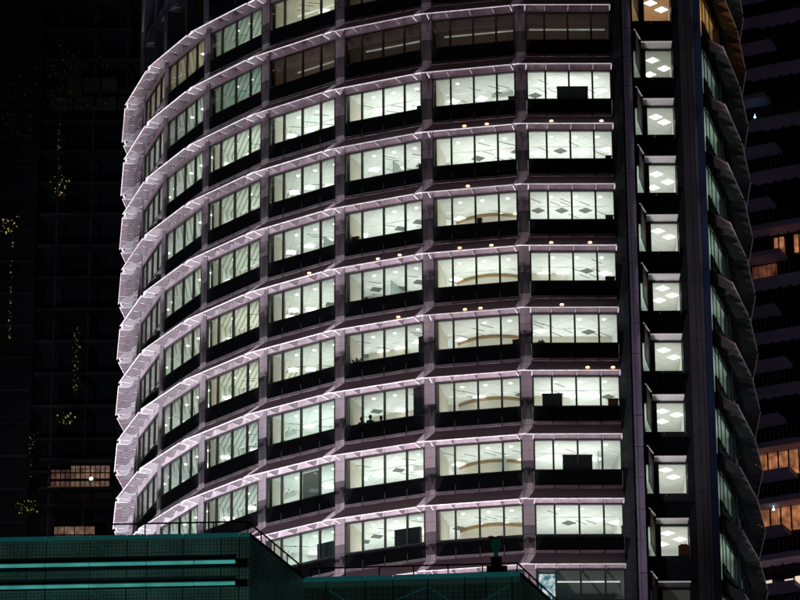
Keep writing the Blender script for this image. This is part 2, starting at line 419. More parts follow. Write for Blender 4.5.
# curved meeting room wall with timber trim at its top
def curved_wall():
    a = MB(); t = MB()
    pts = []
    for k in range(17):
        x = -1.9 + 4.2 * k / 16
        pts.append((x, 3.05 + .42 * ((x - .2) / 1.1) ** 2 * .55))
    for k in range(16):
        a.slabline(pts[k], pts[k+1], -2.6, -.02, .1); t.slabline(pts[k], pts[k+1], -.12, .06, .12, .03)
    return a.mesh('meeting_room_wall', M['beige']), t.mesh('trim', M['brown'])
cw_me, ct_me = curved_wall()
for (i, r) in order:
    F = bayframe(i, r); p, c = room(i, r); ang = math.atan2(F[1][0], F[0][0])
    P = F @ Vector((0, 2.75, 0))
    area('office_bounce_fill', (P.x, P.y, zh(r) - 1.9), ang, 4.3, 4.4, POW * p, c)  # unseen fill lamp added below the sill to brighten the ceiling
    if 1 <= i <= 4: tpart('column', colm[i], F)
    if i <= 5: tpart('ceiling_rail', trk_me if r != -1 else trkd_me, F)
    if p > .12:
        rr = random.Random(i * 101 + r * 13)
        for u in (-1.15, .3, 1.75):
            if rr.random() < .9: put_light('d', i, r, u + rr.uniform(-.08, .08), 1.02)
        if i <= 4:
            for u in (-1.9, -.45, 1.0, 2.1):
                q = rr.random()
                if q < .62: put_light('t', i, r, u + rr.choice((0, .3)), rr.choice((2.9, 3.5, 3.5)))
                elif q < .80: put_light('v', i, r, u, rr.choice((3.1, 3.6)))
            for _ in range(rr.choice((3, 5, 6, 7))): put_light('s', i, r, rr.choice((-2.1, -1.5, -.9, -.3, .3, .9, 1.5, 2.0)), rr.choice((1.6, 2.05, 2.9, 3.5, 4.0)))
            if rr.random() < .45 and not (i == 1 and 2 <= r <= 7): tpart('bulkhead', bulk_me[rr.choice((0, 1, 2))], F)
            if rr.random() < .3: tpart('glass_screen', screen_me, F @ Matrix.Translation((rr.uniform(-1.0, 2.0), 0, 0)))
        else:
            for u in (-.6, 1.2): put_light('t', i, r, u, 2.2 + rr.random())
    if i == 1 and r in (2, 3, 4, 5, 6, 7):
        w = tpart('meeting_room_wall', cw_me, F @ Matrix.Translation((0, 0.0, 0))); tpart('trim', ct_me, None, w)
for k, nm, mt in (('s', 'air_slot', M['vent']), ('t', 'ceiling_light', M['troffer']), ('d', 'downlight', M['down']), ('v', 'air_vent', M['vent'])):
    if extra[k].v:
        me = extra[k].mesh(nm, mt); o = bpy.data.objects.new(nm, me); col.objects.link(o); o.parent = tower; o['kind'] = 'stuff'

# partitions added to stop lamp light bleeding into dark rooms, slabs, core wall
for r in range(-2, 10):
    b = MB(); m2 = MB()
    for i in range(0, 9):
        A, B = V(i + 1, -.10), V(i, -.10); A2, B2 = V(i + 1, -DEEP), V(i, -DEEP)
        z0, z1 = zh(r) + .09, zh(r) + 1.2
        b.hexa([(A.x, A.y, z0), (B.x, B.y, z0), (B2.x, B2.y, z0), (A2.x, A2.y, z0), (A.x, A.y, z1), (B.x, B.y, z1), (B2.x, B2.y, z1), (A2.x, A2.y, z1)])
    tpart('floor_slab', b.mesh('floor_slab', M['floor']))
part_me = MB().box(-.06, .06, .15, DEEP, -2.75, .083).mesh('partition', M['white'])
def radial(i, r):
    v = V(i); a = R(T0 + DT * i)
    tpart('partition', part_me, Matrix.Translation((v.x, v.y, zh(r))) @ Matrix.Rotation(-a, 4, 'Z'))
for r in (-2, -1): 
    for i in (3, 4, 5, 6): radial(i, r)
for r in range(-2, 9): radial(7, r); radial(0, r)
b = MB()
for i in range(0, 9):
    b.slabline(V(i + 1, -DEEP), V(i, -DEEP), 2, zh(-6), .3)
tpart('core_wall', b.mesh('core_wall', M['white']))

# ---------------------------------------------------------------- facade of the curved front
RO = [0, 1, 2, 3, 4, 5, 6, 7, -1, -2, 8]
for i in range(0, 8):
    for r in RO:
        F = bayframe(i, r)
        w = cpart('window', win_me, F); cpart('pane', pane_me, Matrix(), w)
for i in (5, 4, 3, 2, 6, 1, 0, 7, 8, 9):
    for r in RO + [9]:
        F = bayframe(i, r)
        cpart('spandrel', spc_me if i in (1, 2, 3) and r > 0 else sp_me, F)
        cpart('fascia_strip', strip_me, F); cpart('header', head_me, F)
        s_ = cpart('sunshade', shade_me, F)
        cpart('lip', lip_me, Matrix(), s_)
        for x in us[1:4]: cpart('rib', rib_one, Matrix.Translation((x, 0, 0)), s_)
        for x in (XL0 - .12, XR0 - .05): cpart('end_plate', end_one, Matrix.Translation((x, 0, 0)), s_)
        if i: cpart('link_bar', bar_me, Matrix.Translation((L/2, 0, 0)), s_)
# piers: bent cladding panels, stacked with open joints; shadow bands painted as darker panels
b = MB(); b2 = MB(); hw = .3757 - .05; c_, s_ = math.cos(R(DT/2)), math.sin(R(DT/2))
def pier_panel(b, z0, z1, out, mi=0):
    o = -out
    P = [(-hw * c_, hw * s_ + o), (0, o), (hw * c_, hw * s_ + o), (hw * c_, hw * s_ + .2), (0, .25), (-hw * c_, hw * s_ + .2)]
    b.prism(P, 'z', z0, z1, mi)
z = zh(9) - 2; zt = zh(-2) + 1.0
k = 0
for r in range(-2, 10):
    h = zh(r)
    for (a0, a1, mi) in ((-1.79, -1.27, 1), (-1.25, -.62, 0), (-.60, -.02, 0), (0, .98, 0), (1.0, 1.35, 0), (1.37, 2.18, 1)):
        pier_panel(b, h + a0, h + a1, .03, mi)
pier_me = b.mesh('pier', [M['pier'], M['pier_shade']]); pierd_me = b.mesh('pier', M['corepanel'])
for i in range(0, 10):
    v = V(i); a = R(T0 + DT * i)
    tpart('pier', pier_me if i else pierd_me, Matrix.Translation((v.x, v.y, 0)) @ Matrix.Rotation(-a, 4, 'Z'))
# upper, unshaded storeys on the left shoulder
upw = MB(); upw.box(-L/2 + .30, L/2 - .30, .55, .62, -2.9, .15)
up_me = upw.mesh('window', principled('upper_dark_window', (.02, .018, .012), .12, var=.4))
upb = MB()
upb.box(-L/2 + .32, L/2 - .32, -.12, .9, .2, 1.0); upb.box(-L/2, -L/2 + .3, -.16, .9, -3.0, 1.05); upb.box(L/2 - .3, L/2, -.16, .9, -3.0, 1.05)
upb.box(-.16, .16, -.10, .5, -3.0, .2); upb.box(-L/2 + .32, L/2 - .32, .0, .5, -3.0, -2.75)
upf_me = upb.mesh('upper_frame', principled('upper_frame_metal', (.045, .042, .06), .4, var=.2, streak=True))
for r in range(-6, -2):
    for i in range(0, 10):
        F = bayframe(i, r)
        tpart('upper_frame', upf_me, F); tpart('upper_window', up_me, F)
b = MB()
for i in range(-1, 10): b.slabline(V(i + 1, -.1), V(i, -.1), 2, zh(9) - 1.5, .4)
tpart('lower_wall', b.mesh('lower_wall', M['conc']))
# warm spots under some shades
sp = MB(); sp.lathe([(0, -.06), (.10, -.05), (.12, .03), (0, .04)], (0, 0, 0), 8); spot_me = sp.mesh('warm_spotlight', M['warm'])
for (i, r, fs) in ((1, 1, (.47, .72)), (0, 1, (.33, .88)), (1, 2, (.5,)), (1, 3, (.4, .75)), (0, 3, (.3, .72)), (2, 3, (.56, .82)), (0, 4, (.4,)), (0, 5, (.66, .93)), (2, 4, (.8,)), (3, 3, (.8,)), (1, 4, (.45, .62))):
    F = bayframe(i, r)
    for f in fs: tpart('warm_spotlight', spot_me, F @ Matrix.Translation((XL1 + f * (XR1 - XL1), -D + .22, .20)))

# ---------------------------------------------------------------- notch + service core
def zc(r): return 99.94 + ZC - 3.931 * r
CYF = 217.5
b = MB()       # lavender glazed return, square panels
for k in range(-4, 32):
    z0 = 60 + k * 1.96
    for (x0, x1) in ((13.50, 13.98), (14.01, 14.34)): b.box(x0, x1, 213.3, 213.5, z0, z0 + 1.92)
tpart('notch_glazing', b.mesh('notch_glazing', M['lav']))
b = MB(); b.box(13.42, 14.36, 213.42, 217.6, 2, zh(-6)); tpart('notch_wall', b.mesh('notch_wall', M['corepanel']))
b = MB()
for k in range(0, 16): b.box(14.37, 14.74, 217.40, 217.7, 56 + k * 3.93, 56 + k * 3.93 + 3.9)
tpart('blue_edge_strip', b.mesh('blue_edge_strip', M['blue'])); b = MB()
for k in range(0, 16): b.box(18.58, 18.98, 216.95, 217.9, 56 + k * 3.93, 56 + k * 3.93 + 3.9)
tpart('blue_edge_strip', b.mesh('blue_edge_strip', M['blue']))
b = MB()
for r in range(-6, 9):
    h = zc(r)
    b.box(14.75, 15.9, CYF, CYF + .3, h + .14, h + 1.05); b.box(15.93, 17.18, CYF, CYF + .3, h + .14, h + 1.05)
    b.box(14.75, 15.9, CYF, CYF + .3, h + 1.08, h + 2.06); b.box(15.93, 17.18, CYF, CYF + .3, h + 1.08, h + 2.06)
    b.box(17.20, 17.62, CYF - .02, CYF + .3, h - 1.87, h + .06); b.box(17.20, 17.62, CYF - .02, CYF + .3, h + .09, h + 2.03)
b.box(14.75, 17.6, CYF + .31, CYF + .34, 40, zc(8) - 2.1)
for r in range(-6, 9): b.box(14.75, 17.6, CYF + .31, CYF + .34, zc(r) + .15, zc(r) + 2.05)
tpart('core_cladding', b.mesh('core_cladding', M['corepanel']))
b = MB()
for r in range(-6, 9):
    h = zc(r)
    for (x0, x1, y) in ((17.64, 18.05, 217.3), (18.07, 18.36, 217.22), (18.38, 18.56, 217.1)):
        for q in range(2): b.box(x0, x1, y, 217.9, h - 1.87 + q * 1.966, h - 1.87 + q * 1.966 + 1.94)
tpart('core_pilaster', b.mesh('core_pilaster', M['pilaster']))
b = MB(); b.box(14.42, 14.74, CYF + .31, CYF + 5.3, 2, zh(-6)); b.box(17.25, 18.9, 217.95, CYF + 5.3, 2, zh(-6)); b.box(14.74, 17.25, CYF + 5, CYF + 5.3, 2, zh(-6))
tpart('core_shaft', b.mesh('core_shaft', M['white']))
fr = MB(); fr.box(14.75, 17.18, -.02, .12, .0, .12); fr.box(14.75, 17.18, -.02, .12, -1.90, -1.85)
for x in (15.22, 15.45): fr.box(x - .05, x + .05, -.02, .14, -1.85, 0)
fr.box(15.27, 15.40, .05, .10, -1.85, 0)
fr.box(17.12, 17.18, -.02, .14, -1.85, 0)
core_win = fr.mesh('core_window', M['mull'])
cp = MB(); cp.quad((14.75, .06, -1.85), (17.12, .06, -1.85), (17.12, .06, 0), (14.75, .06, 0)); core_pane = cp.mesh('pane', glass('core_glass', (.9, .96, .92)))
ctp = MB(); ctp.quad((14.75, .045, -1.85), (15.18, .045, -1.85), (15.18, .045, 0), (14.75, .045, 0)); core_tint = ctp.mesh('tinted_pane', glass('teal_tint', (.72, .86, .84), .5))
hd = MB(); hd.box(15.20, 17.12, -.95, -.02, .13, .19); hood_me = hd.mesh('hood', M['hood'])
hl = MB(); hl.box(15.18, 17.12, -1.0, -.955, .12, .2)
hood_lip = hl.mesh('lip', M['lip'])
fn = MB(); fn.slabline((14.76, -2.25), (15.19, -.03), -1.85, .36, .05); fin_me = fn.mesh('fin', M['fin'])
fl = MB(); fl.slabline((14.73, -2.3), (15.17, -.9), .365, .42, .06); fin_lip = fl.mesh('lip', M['lip'])
cs = MB(); cs.box(14.75, 17.24, .3, 5.0, .14, 1.5); core_slab = cs.mesh('core_floor_slab', M['conc'])
cc = MB(); cc.quad((14.75, .16, .13), (14.75, 5, .13), (17.24, 5, .13), (17.24, .16, .13))
core_ceil = cc.mesh('core_ceiling', [M['ceil']])
l_ = core_ceil.uv_layers.new(name='UVMap')
for k, v in enumerate(((0, 0), (0, 5), (2.5, 5), (2.5, 0))): l_.data[k].uv = ((v[0] + v[1]) * .7071 + 20.2, (v[1] - v[0]) * .7071 + 20)
for r in range(-3, 9):
    T = Matrix.Translation((0, CYF, zc(r)))
    w = tpart('core_window', core_win, T); tpart('pane', core_pane, Matrix(), w); tpart('tinted_pane', core_tint, Matrix(), w)
    h_ = tpart('hood', hood_me, T); tpart('lip', hood_lip, Matrix(), h_)
    f_ = tpart('fin', fin_me, T); tpart('lip', fin_lip, Matrix(), f_)
    tpart('core_floor_slab', core_slab, T); tpart('core_ceiling', core_ceil, T)
    p, c = 1.0, (1, .98, .93)
    if r == -2: p, c = .55, (1, .46, .20)
    if r == -1: p, c = .42, (1, 1, .85)
    if r == 0: p = .75
    if r == 1: p = 1.0
    if r == 8: p = .02
    area('core_bounce_fill', (16.0, CYF + 2.5, zc(r) - 1.95), 0, 2.2, 4.2, 52 * p, c)  # added fill lamp, out of sight, lights the core ceiling
    if p > .1:
        rr = random.Random(r * 5)
        spots = [(16.0, 1.5), (16.75, 2.6), (15.9, 3.5)]
        for (x, y) in spots[:2 + (r % 2)]:
            o = bpy.data.objects.new('ceiling_light', trof_me); col.objects.link(o); o.parent = tower
            o.matrix_local = TI @ Matrix.Translation((x + rr.uniform(-.2, .2), CYF + y + rr.uniform(-.3, .3), zc(r) + .128))

# ---------------------------------------------------------------- right wing
b = MB()
for k, u in enumerate(us): b.box(u - .06, u + .06, .0, .04, -WH, 0)
b.box(-LW/2 - .05, LW/2 + .05, -.01, .05, 0, .07); b.box(-LW/2 - .05, LW/2 + .05, -.01, .05, -WH - .06, -WH)
winw_me = b.mesh('wing_window', M['mull'])
b = MB(); b.quad((-LW/2, .03, -WH), (LW/2, .03, -WH), (LW/2, .03, 0), (-LW/2, .03, 0)); panew_me = b.mesh('pane', glass('wing_glass', (.86, .95, .90), .35))
W = [Vector((19.15, 217.95))]
for d in (14.5, 9.5, 1.0, -10.0, -22.0): W.append(W[-1] + 6.1 * Vector((math.sin(R(d)), math.cos(R(d)))))
for r in range(-3, 10):
    for k in range(0, 4):
        F = frame(W[k], W[k+1], zh(r)) @ Matrix.Diagonal((6.1 / L, 1, 1, 1))
        if k < 3 and r < 9:
            w = tpart('wing_window', winw_me, F); tpart('pane', panew_me, Matrix(), w)
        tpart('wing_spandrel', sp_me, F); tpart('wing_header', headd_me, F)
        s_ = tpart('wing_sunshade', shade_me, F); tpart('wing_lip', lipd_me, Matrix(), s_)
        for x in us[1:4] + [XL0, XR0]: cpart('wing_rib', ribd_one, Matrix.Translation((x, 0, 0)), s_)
    b = MB()
    for k in range(0, 5):
        A, B = W[k], W[k+1]; d = (B - A).normalized(); nn = Vector((-d.y, d.x)); a, c = A + nn * .15, B + nn * .15; e, f = B + nn * (3.5 if k == 0 else 6), A + nn * (1.9 if k == 0 else (3.5 if k == 1 else 6))
        b.hexa([(q.x, q.y, zh(r) + z_) for z_ in (.08, 1.2) for q in (a, c, e, f)])
    tpart('floor_slab', b.mesh('floor_slab', M['white']))
    if r < 9:
        c = (1, .50, .18) if r == -2 else (.75, 1, .88)
        for k in range(0, 2):
            F = frame(W[k], W[k+1], zh(r)); P = F @ Vector((0, 1.05, 0)); ang = math.atan2(F[1][0], F[0][0])
            area('wing_bounce_fill', (P.x, P.y, zh(r) - 1.9), ang, 4.5, 1.5, (48 if k == 0 else 15) * (1.3 if r == -2 else (.6 if r in (-1, 6) else .9)), c)  # hidden fill lamp added to brighten the wing rooms
b = MB()
for k in range(5): A, B = W[k], W[k+1]; b.slabline(A, B, 2, zh(9) - 2, .4)
for k in range(5):
    A, B = W[k], W[k+1]; d = (B - A).normalized(); nn = Vector((-d.y, d.x)); b.slabline(A + nn*5, B + nn*5, 2, zh(-5), .3)
tpart('wing_wall', b.mesh('wing_wall', M['corepanel']))
b = MB()
for k in range(1, 5): b.box(W[k].x - .35, W[k].x + .03, W[k].y - .37, W[k].y + .37, zh(9) - 2, zh(-3) + 1)
tpart('wing_pier', b.mesh('wing_pier', M['pilaster']))
mats_ = {m.name: m for m in bpy.data.materials}
for (nm, mt), X in OVER.items():
    o = bpy.data.objects.new(nm, X.mesh(nm, [mats_[q] for q in mt])); col.objects.link(o); o.parent = tower; o['kind'] = 'stuff'
b = MB(); b.box(-8, 16, 247, 250, 2, zh(-6)); b.prism([(CX - 26, 244), (22, 244), (20, 262), (-10, 262)], 'z', 2, zh(-6)); tpart('rear_block', b.mesh('rear_block', M['corepanel']))

# ---------------------------------------------------------------- things standing at the windows
def at_window(i, r, u0, u1, h, dep=.45, th=.3):
    """size along the glass as fractions u0..u1 of the window, h metres above the sill"""
    F = bayframe(i, r); x0 = -LW/2 + u0 * LW; x1 = -LW/2 + u1 * LW
    return F @ Matrix.Translation(((x0 + x1) / 2, dep, -WH - .75 + dep*0)), (x1 - x0), h + .75 + dep * .37, th
def cabinet(i, r, u0, u1, h, label, mat='dark', cat='cabinet', name='cabinet', doors=2):
    T, w, H, th = at_window(i, r, u0, u1, h)
    o = bpy.data.objects.new(name, None); col.objects.link(o); o.matrix_world = T; tag(o, label, cat)
    b = MB(); b.box(-w/2, w/2, 0, th, 0, H - .03); b.box(-w/2 - .02, w/2 + .02, -.02, th + .02, H - .03, H)
    build(b, 'carcass', M[mat], o)
    for k in range(doors):
        d = MB(); x0 = -w/2 + w * k / doors + .012; x1 = -w/2 + w * (k+1) / doors - .012
        d.box(x0, x1, -.025, -.003, .08, H - .06); q = build(d, 'back_panel', M[mat], o)
    return o
cabinet(0, 0, .36, .73, .88, 'wide dark grey cabinet filling middle panes of the top bright window beside core', doors=2)
cabinet(0, 5, .11, .34, .78, 'squat black cabinet at left end of the rightmost bay, third lit row from bottom', doors=2)
cabinet(0, 6, .33, .67, .92, 'dark two-door cabinet in the middle of rightmost bay window, second lit row from bottom')
cabinet(2, 7, .58, .90, 1.0, 'tall blue-grey cabinet in lowest lit row, third window from the right', 'darkblue')
cabinet(3, 7, .68, 1.0, .95, 'blue-black storage cabinet at right end of lowest row window left of centre', 'darkblue')
cabinet(2, 5, .83, .985, 1.75, 'tall dark blue partition screen at the right end of a window with people', 'darkblue', 'screen', 'office_screen', 1)
cabinet(1, 4, .90, .99, .28, 'small brown box on the window ledge beneath the arched beige wall', 'woodb', 'box', 'cardboard_box', 1)
cabinet(0, 1, .92, .99, .24, 'small black box at far right ledge of the second lit row', 'dark', 'box', 'storage_box', 1)
cabinet(0, 2, .90, .99, .30, 'small brown box at far right ledge of the third lit row', 'woodb', 'box', 'storage_box', 1)
cabinet(0, 3, .88, .99, .28, 'dark low box at far right ledge of the fourth lit row', 'dark', 'box', 'storage_box', 1)
cabinet(0, 5, .87, .99, .45, 'dark brown box at far right, same window as the squat black cabinet', 'woodb', 'box', 'storage_box', 1)
cabinet(1, 2, .50, .555, .36, 'small upright black bin against glass under a lit ceiling', 'dark', 'bin', 'waste_bin', 1)
cabinet(1, 0, .90, .99, .28, 'small dark box at right corner of top bright window, second bay from core', 'dark', 'box', 'storage_box', 1)
cabinet(2, 0, .90, .99, .28, 'black box beside a bright lamp at right corner of top lit row', 'dark', 'box', 'storage_box', 1)
cabinet(2, 1, .92, .99, .30, 'black box at right corner of the third bay, second lit row', 'dark', 'box', 'storage_box', 1)
cabinet(2, 4, .90, .99, 1.0, 'black narrow cabinet at right edge of window with a leafy plant', 'dark', 'cabinet', 'cabinet', 1)
cabinet(2, 2, .04, .13, .28, 'small brown carton on ledge at the left corner of very bright window', 'woodb', 'box', 'cardboard_box', 1)
cabinet(0, 7, .985, .998, .5, 'thin dark post at right edge of lowest bright window', 'dark', 'post', 'post', 1)
def plant(i, r, u, h, label):
    T, w, H, th = at_window(i, r, u - .05, u + .05, h)
    o = bpy.data.objects.new('potted_plant', None); col.objects.link(o); o.matrix_world = T; tag(o, label, 'plant')
    b = MB(); b.lathe([(0, 0), (.14, 0), (.18, .75), (.2, .8), (.16, .8), (0, .78)], (0, .1, 0), 12); build(b, 'pot', M['woodb'], o)
    b = MB(); random.seed(i * 9 + r)
    for k in range(60):
        a = random.uniform(0, 6.28); e = random.uniform(.5, 1.4); l = random.uniform(.3, 1) * (H - .8)
        p = Vector((0, .1, .78)); q = p + Vector((math.cos(a) * math.cos(e), math.sin(a) * math.cos(e) * .5, math.sin(e))) * l
        s_ = Vector((random.uniform(-.05, .05), random.uniform(-.03, .03), .06)); b.quad(p, q - s_, q + s_ * .3, q + s_)
    build(b, 'leaves', M['leaf'], o)
plant(2, 4, .10, .45, 'leafy brown plant on the ledge at left corner of window with black cabinet')
plant(0, 4, .10, .28, 'low bushy plant in the left corner of fifth lit row window beside the core')
plant(2, 3, .22, .22, 'tiny plant silhouette low in the left pane, fourth lit row')
plant(3, 5, .15, .22, 'dark plant on the ledge of the window left of the people')
# people at their desks seen as silhouettes (row 5, bay 2)
def person(i, r, u, h, label, turn=0.0, shirt=(.03, .03, .035)):
    T, w, H, th = at_window(i, r, u - .04, u + .04, h, dep=.9)
    base = T @ Matrix.Translation((0, 0, H - 1.32)) @ Matrix.Rotation(turn, 4, 'Z')
    # seated figure, seat at .45, crown at 1.32: skeleton -> skin modifier
    P = {'pel': (0, 0, .52), 'bel': (0, .02, .68), 'chest': (0, 0, .88), 'neck': (0, -.01, 1.07), 'hd0': (0, -.02, 1.13), 'hd1': (0, -.02, 1.22),
         'ls': (.18, 0, 1.0), 'le': (.24, -.10, .76), 'lw': (.15, -.34, .74), 'lh': (.12, -.43, .74), 'rs': (-.18, 0, 1.0), 're': (-.24, -.10, .76), 'rw': (-.15, -.34, .74), 'rh': (-.12, -.43, .74),
         'lk': (.12, -.42, .50), 'la': (.12, -.42, .10), 'lt': (.12, -.56, .05), 'rk': (-.12, -.42, .50), 'ra': (-.12, -.42, .10), 'rt': (-.12, -.56, .05)}
    rad = {'pel': .15, 'bel': .13, 'chest': .14, 'neck': .065, 'hd0': .085, 'hd1': .10, 'ls': .075, 'le': .045, 'lw': .03, 'lh': .035, 'rs': .075, 're': .045, 'rw': .03, 'rh': .035,
           'lk': .07, 'la': .045, 'lt': .035, 'rk': .07, 'ra': .045, 'rt': .035}
    E_ = [('pel', 'bel'), ('bel', 'chest'), ('chest', 'neck'), ('neck', 'hd0'), ('hd0', 'hd1'), ('chest', 'ls'), ('ls', 'le'), ('le', 'lw'), ('lw', 'lh'), ('chest', 'rs'), ('rs', 're'), ('re', 'rw'), ('rw', 'rh'),
          ('pel', 'lk'), ('lk', 'la'), ('la', 'lt'), ('pel', 'rk'), ('rk', 'ra'), ('ra', 'rt')]
    ks = list(P); me = bpy.data.meshes.new('person'); me.from_pydata([P[k] for k in ks], [(ks.index(a), ks.index(b)) for a, b in E_], [])
    me.materials.append(principled('dark_clothes', shirt, .8)); o = link('person', me); o.matrix_world = base
    sk = o.modifiers.new('skin', 'SKIN'); 
    for k, v in zip(ks, me.skin_vertices[0].data): v.radius = (rad[k], rad[k] * .85)
    me.skin_vertices[0].data[0].use_root = True
    o.modifiers.new('sub', 'SUBSURF').levels = 1; o.modifiers['sub'].render_levels = 2
    tag(o, label, 'person')
    b = MB(); b.lathe([(.0, .13), (.06, .12), (.10, .06), (.11, 0), (.10, -.06), (.085, -.07)], (0, -.015, 1.235), 12); build(b, 'hair', principled('dark_hair', (.01, .008, .007), .7), o)
    return o
person(2, 5, .13, .42, 'person in dark clothes seated behind glass, leftmost silhouette of the group')
person(2, 5, .24, .46, 'person in dark clothes seated behind glass, taller middle silhouette of the group', .5)
person(2, 5, .38, .30, 'person in dark clothes seated low behind glass, rightmost silhouette of the group', -.3)
# drawn roller blind in one window
o = link('roller_blind', None); o.matrix_world = bayframe(3, 6); tag(o, 'grey translucent roller blind pulled down over one pane of a lit window', 'blind')
b = MB()
for k in range(24): b.box(.06, 1.38, .14, .15, -WH + .07 * k, -WH + .07 * k + .062)
build(b, 'fabric', principled('blind_fabric', (.16, .19, .17), .8), o)
b = MB(); b.tube((.04, .17, -.04), (1.40, .17, -.04), .04); build(b, 'roller', M['hood'], o)
# red-brown armchair at the core window in the bottom row
o = bpy.data.objects.new('armchair', None); col.objects.link(o); o.location = (16.85, CYF + .4, zc(7) - 2.5)
tag(o, 'red brown chair back showing at right corner of lowest lit core window', 'chair')
b = MB(); b.box(-.3, .3, 0, .12, .45, 1.45); b.box(-.18, .26, .02, .1, 1.45, 1.53); build(b, 'backrest', M['redbrown'], o)
b = MB(); b.box(-.3, .3, .12, .7, .38, .5); build(b, 'seat', M['redbrown'], o)
for x in (-.26, .22):
    for y in (.05, .62): b = MB(); b.box(x, x + .05, y, y + .05, 0, .38); build(b, 'leg', M['dark'], o)
# bright screen + dark desk items in bottom right window
o = bpy.data.objects.new('video_screen', None); col.objects.link(o); o.matrix_world = bayframe(0, 8) @ Matrix.Translation((-LW/2 + .62, .5, -1.0))
tag(o, 'glowing pale blue screen in the darkened window at the foot of the tower', 'screen')
b = MB(); b.box(-.52, .52, 0, .06, -1.5, .95); build(b, 'frame', M['dark'], o)
m, t, out = nt('screen_image'); e = t.nodes.new('ShaderNodeEmission'); tc = t.nodes.new('ShaderNodeTexCoord'); nz = t.nodes.new('ShaderNodeTexNoise'); nz.inputs['Scale'].default_value = 2.2; nz.inputs['Detail'].default_value = 3
cr = t.nodes.new('ShaderNodeValToRGB'); cr.color_ramp.elements[0].position = .42; cr.color_ramp.elements[0].color = (.05, .20, .28, 1); cr.color_ramp.elements[1].position = .62; cr.color_ramp.elements[1].color = (.9, 1, 1, 1)
t.links.new(tc.outputs['Object'], nz.inputs['Vector']); t.links.new(nz.outputs['Fac'], cr.inputs[0]); t.links.new(cr.outputs[0], e.inputs['Color']); e.inputs['Strength'].default_value = .8; t.links.new(e.outputs[0], out.inputs['Surface'])
b = MB(); b.box(-.48, .48, -.02, -.005, -1.45, .9); build(b, 'display', m, o)

# ---------------------------------------------------------------- foreground green glazed building
ZR = 43.13 + ZC
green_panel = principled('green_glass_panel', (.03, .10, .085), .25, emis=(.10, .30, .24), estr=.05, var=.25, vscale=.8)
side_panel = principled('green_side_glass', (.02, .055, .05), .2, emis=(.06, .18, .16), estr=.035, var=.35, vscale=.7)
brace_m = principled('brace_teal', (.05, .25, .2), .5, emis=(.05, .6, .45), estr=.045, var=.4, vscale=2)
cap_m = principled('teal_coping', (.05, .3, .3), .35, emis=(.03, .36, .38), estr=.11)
tube_m = emitter('cyan_light_strip', (.10, .60, .54), .42)
black_m = principled('black_louvre', (.006, .007, .007), .6)
rail_m = principled('dark_rail', (.02, .022, .022), .4, metal=.6)
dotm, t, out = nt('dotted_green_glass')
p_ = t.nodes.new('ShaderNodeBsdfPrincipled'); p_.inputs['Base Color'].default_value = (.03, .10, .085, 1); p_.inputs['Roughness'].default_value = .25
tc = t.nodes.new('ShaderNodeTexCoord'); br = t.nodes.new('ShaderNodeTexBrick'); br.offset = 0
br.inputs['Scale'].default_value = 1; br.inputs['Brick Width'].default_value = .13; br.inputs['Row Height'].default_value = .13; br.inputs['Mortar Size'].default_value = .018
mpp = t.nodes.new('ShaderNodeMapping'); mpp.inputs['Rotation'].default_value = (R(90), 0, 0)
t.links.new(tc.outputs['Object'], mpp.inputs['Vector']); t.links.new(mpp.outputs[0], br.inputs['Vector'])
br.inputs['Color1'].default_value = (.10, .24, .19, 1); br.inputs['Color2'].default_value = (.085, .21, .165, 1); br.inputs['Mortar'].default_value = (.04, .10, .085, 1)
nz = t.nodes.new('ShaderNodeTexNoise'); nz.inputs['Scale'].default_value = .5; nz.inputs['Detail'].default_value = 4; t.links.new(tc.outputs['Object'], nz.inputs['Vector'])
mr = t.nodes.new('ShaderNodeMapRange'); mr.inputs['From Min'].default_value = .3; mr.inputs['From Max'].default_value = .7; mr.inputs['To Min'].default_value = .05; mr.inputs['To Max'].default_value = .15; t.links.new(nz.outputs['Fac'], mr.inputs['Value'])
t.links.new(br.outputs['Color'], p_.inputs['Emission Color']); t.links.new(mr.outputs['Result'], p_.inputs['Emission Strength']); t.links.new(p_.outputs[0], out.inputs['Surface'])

side_mesh = dotm.copy(); side_mesh.name = 'dotted_side_glass'
for n_ in side_mesh.node_tree.nodes:
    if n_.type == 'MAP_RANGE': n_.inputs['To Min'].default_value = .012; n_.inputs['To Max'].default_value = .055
    if n_.type == 'TEX_BRICK': n_.inputs['Brick Width'].default_value = .2; n_.inputs['Row Height'].default_value = .2
gb = bpy.data.objects.new('glass_pavilion', None); col.objects.link(gb)
A1 = Vector((-14.37, 130.40)); B1 = Vector((-5.41, 130.0)); B1b = Vector((-3.62, 135.1)); C1 = Vector((-3.69, 135.31)); E1 = Vector((4.37, 134.74)); E1b = Vector((7.4, 143.0))
gb.location = (A1.x, A1.y, 0); tag(gb, 'low dark green glass building with glowing cyan strips in front of the tower', 'building')
GI = Matrix.Translation((-A1.x, -A1.y, 0))
def gpart(mb, name, m, parent=None, F=None):
    o = bpy.data.objects.new(name, mb.mesh(name, m)); col.objects.link(o); o.parent = parent or gb
    o.matrix_local = (GI @ F) if parent is None else Matrix(); return o
def wallframe(A, B): 
    d = (B - A).normalized(); return Matrix(((d.x, -d.y, 0, A.x), (d.y, d.x, 0, A.y), (0, 0, 1, 0), (0, 0, 0, 1)))
F1 = wallframe(A1, B1)
ju = [-9.2, -7.8, -6.4, -5.0, -3.6, -2.2, -.8, .98, 1.66, 3.25, 4.57, 5.29, 6.58, 7.94, 8.59, 8.97]
zr = [0, 36, 38.0, 39.4, 40.55, 41.55, 42.05 + 0, 42.62, 43.02]
body = MB(); body.box(-12, 8.98, .12, 6, 0, ZR - .05); gpart(body, 'wall', black_m, F=F1)
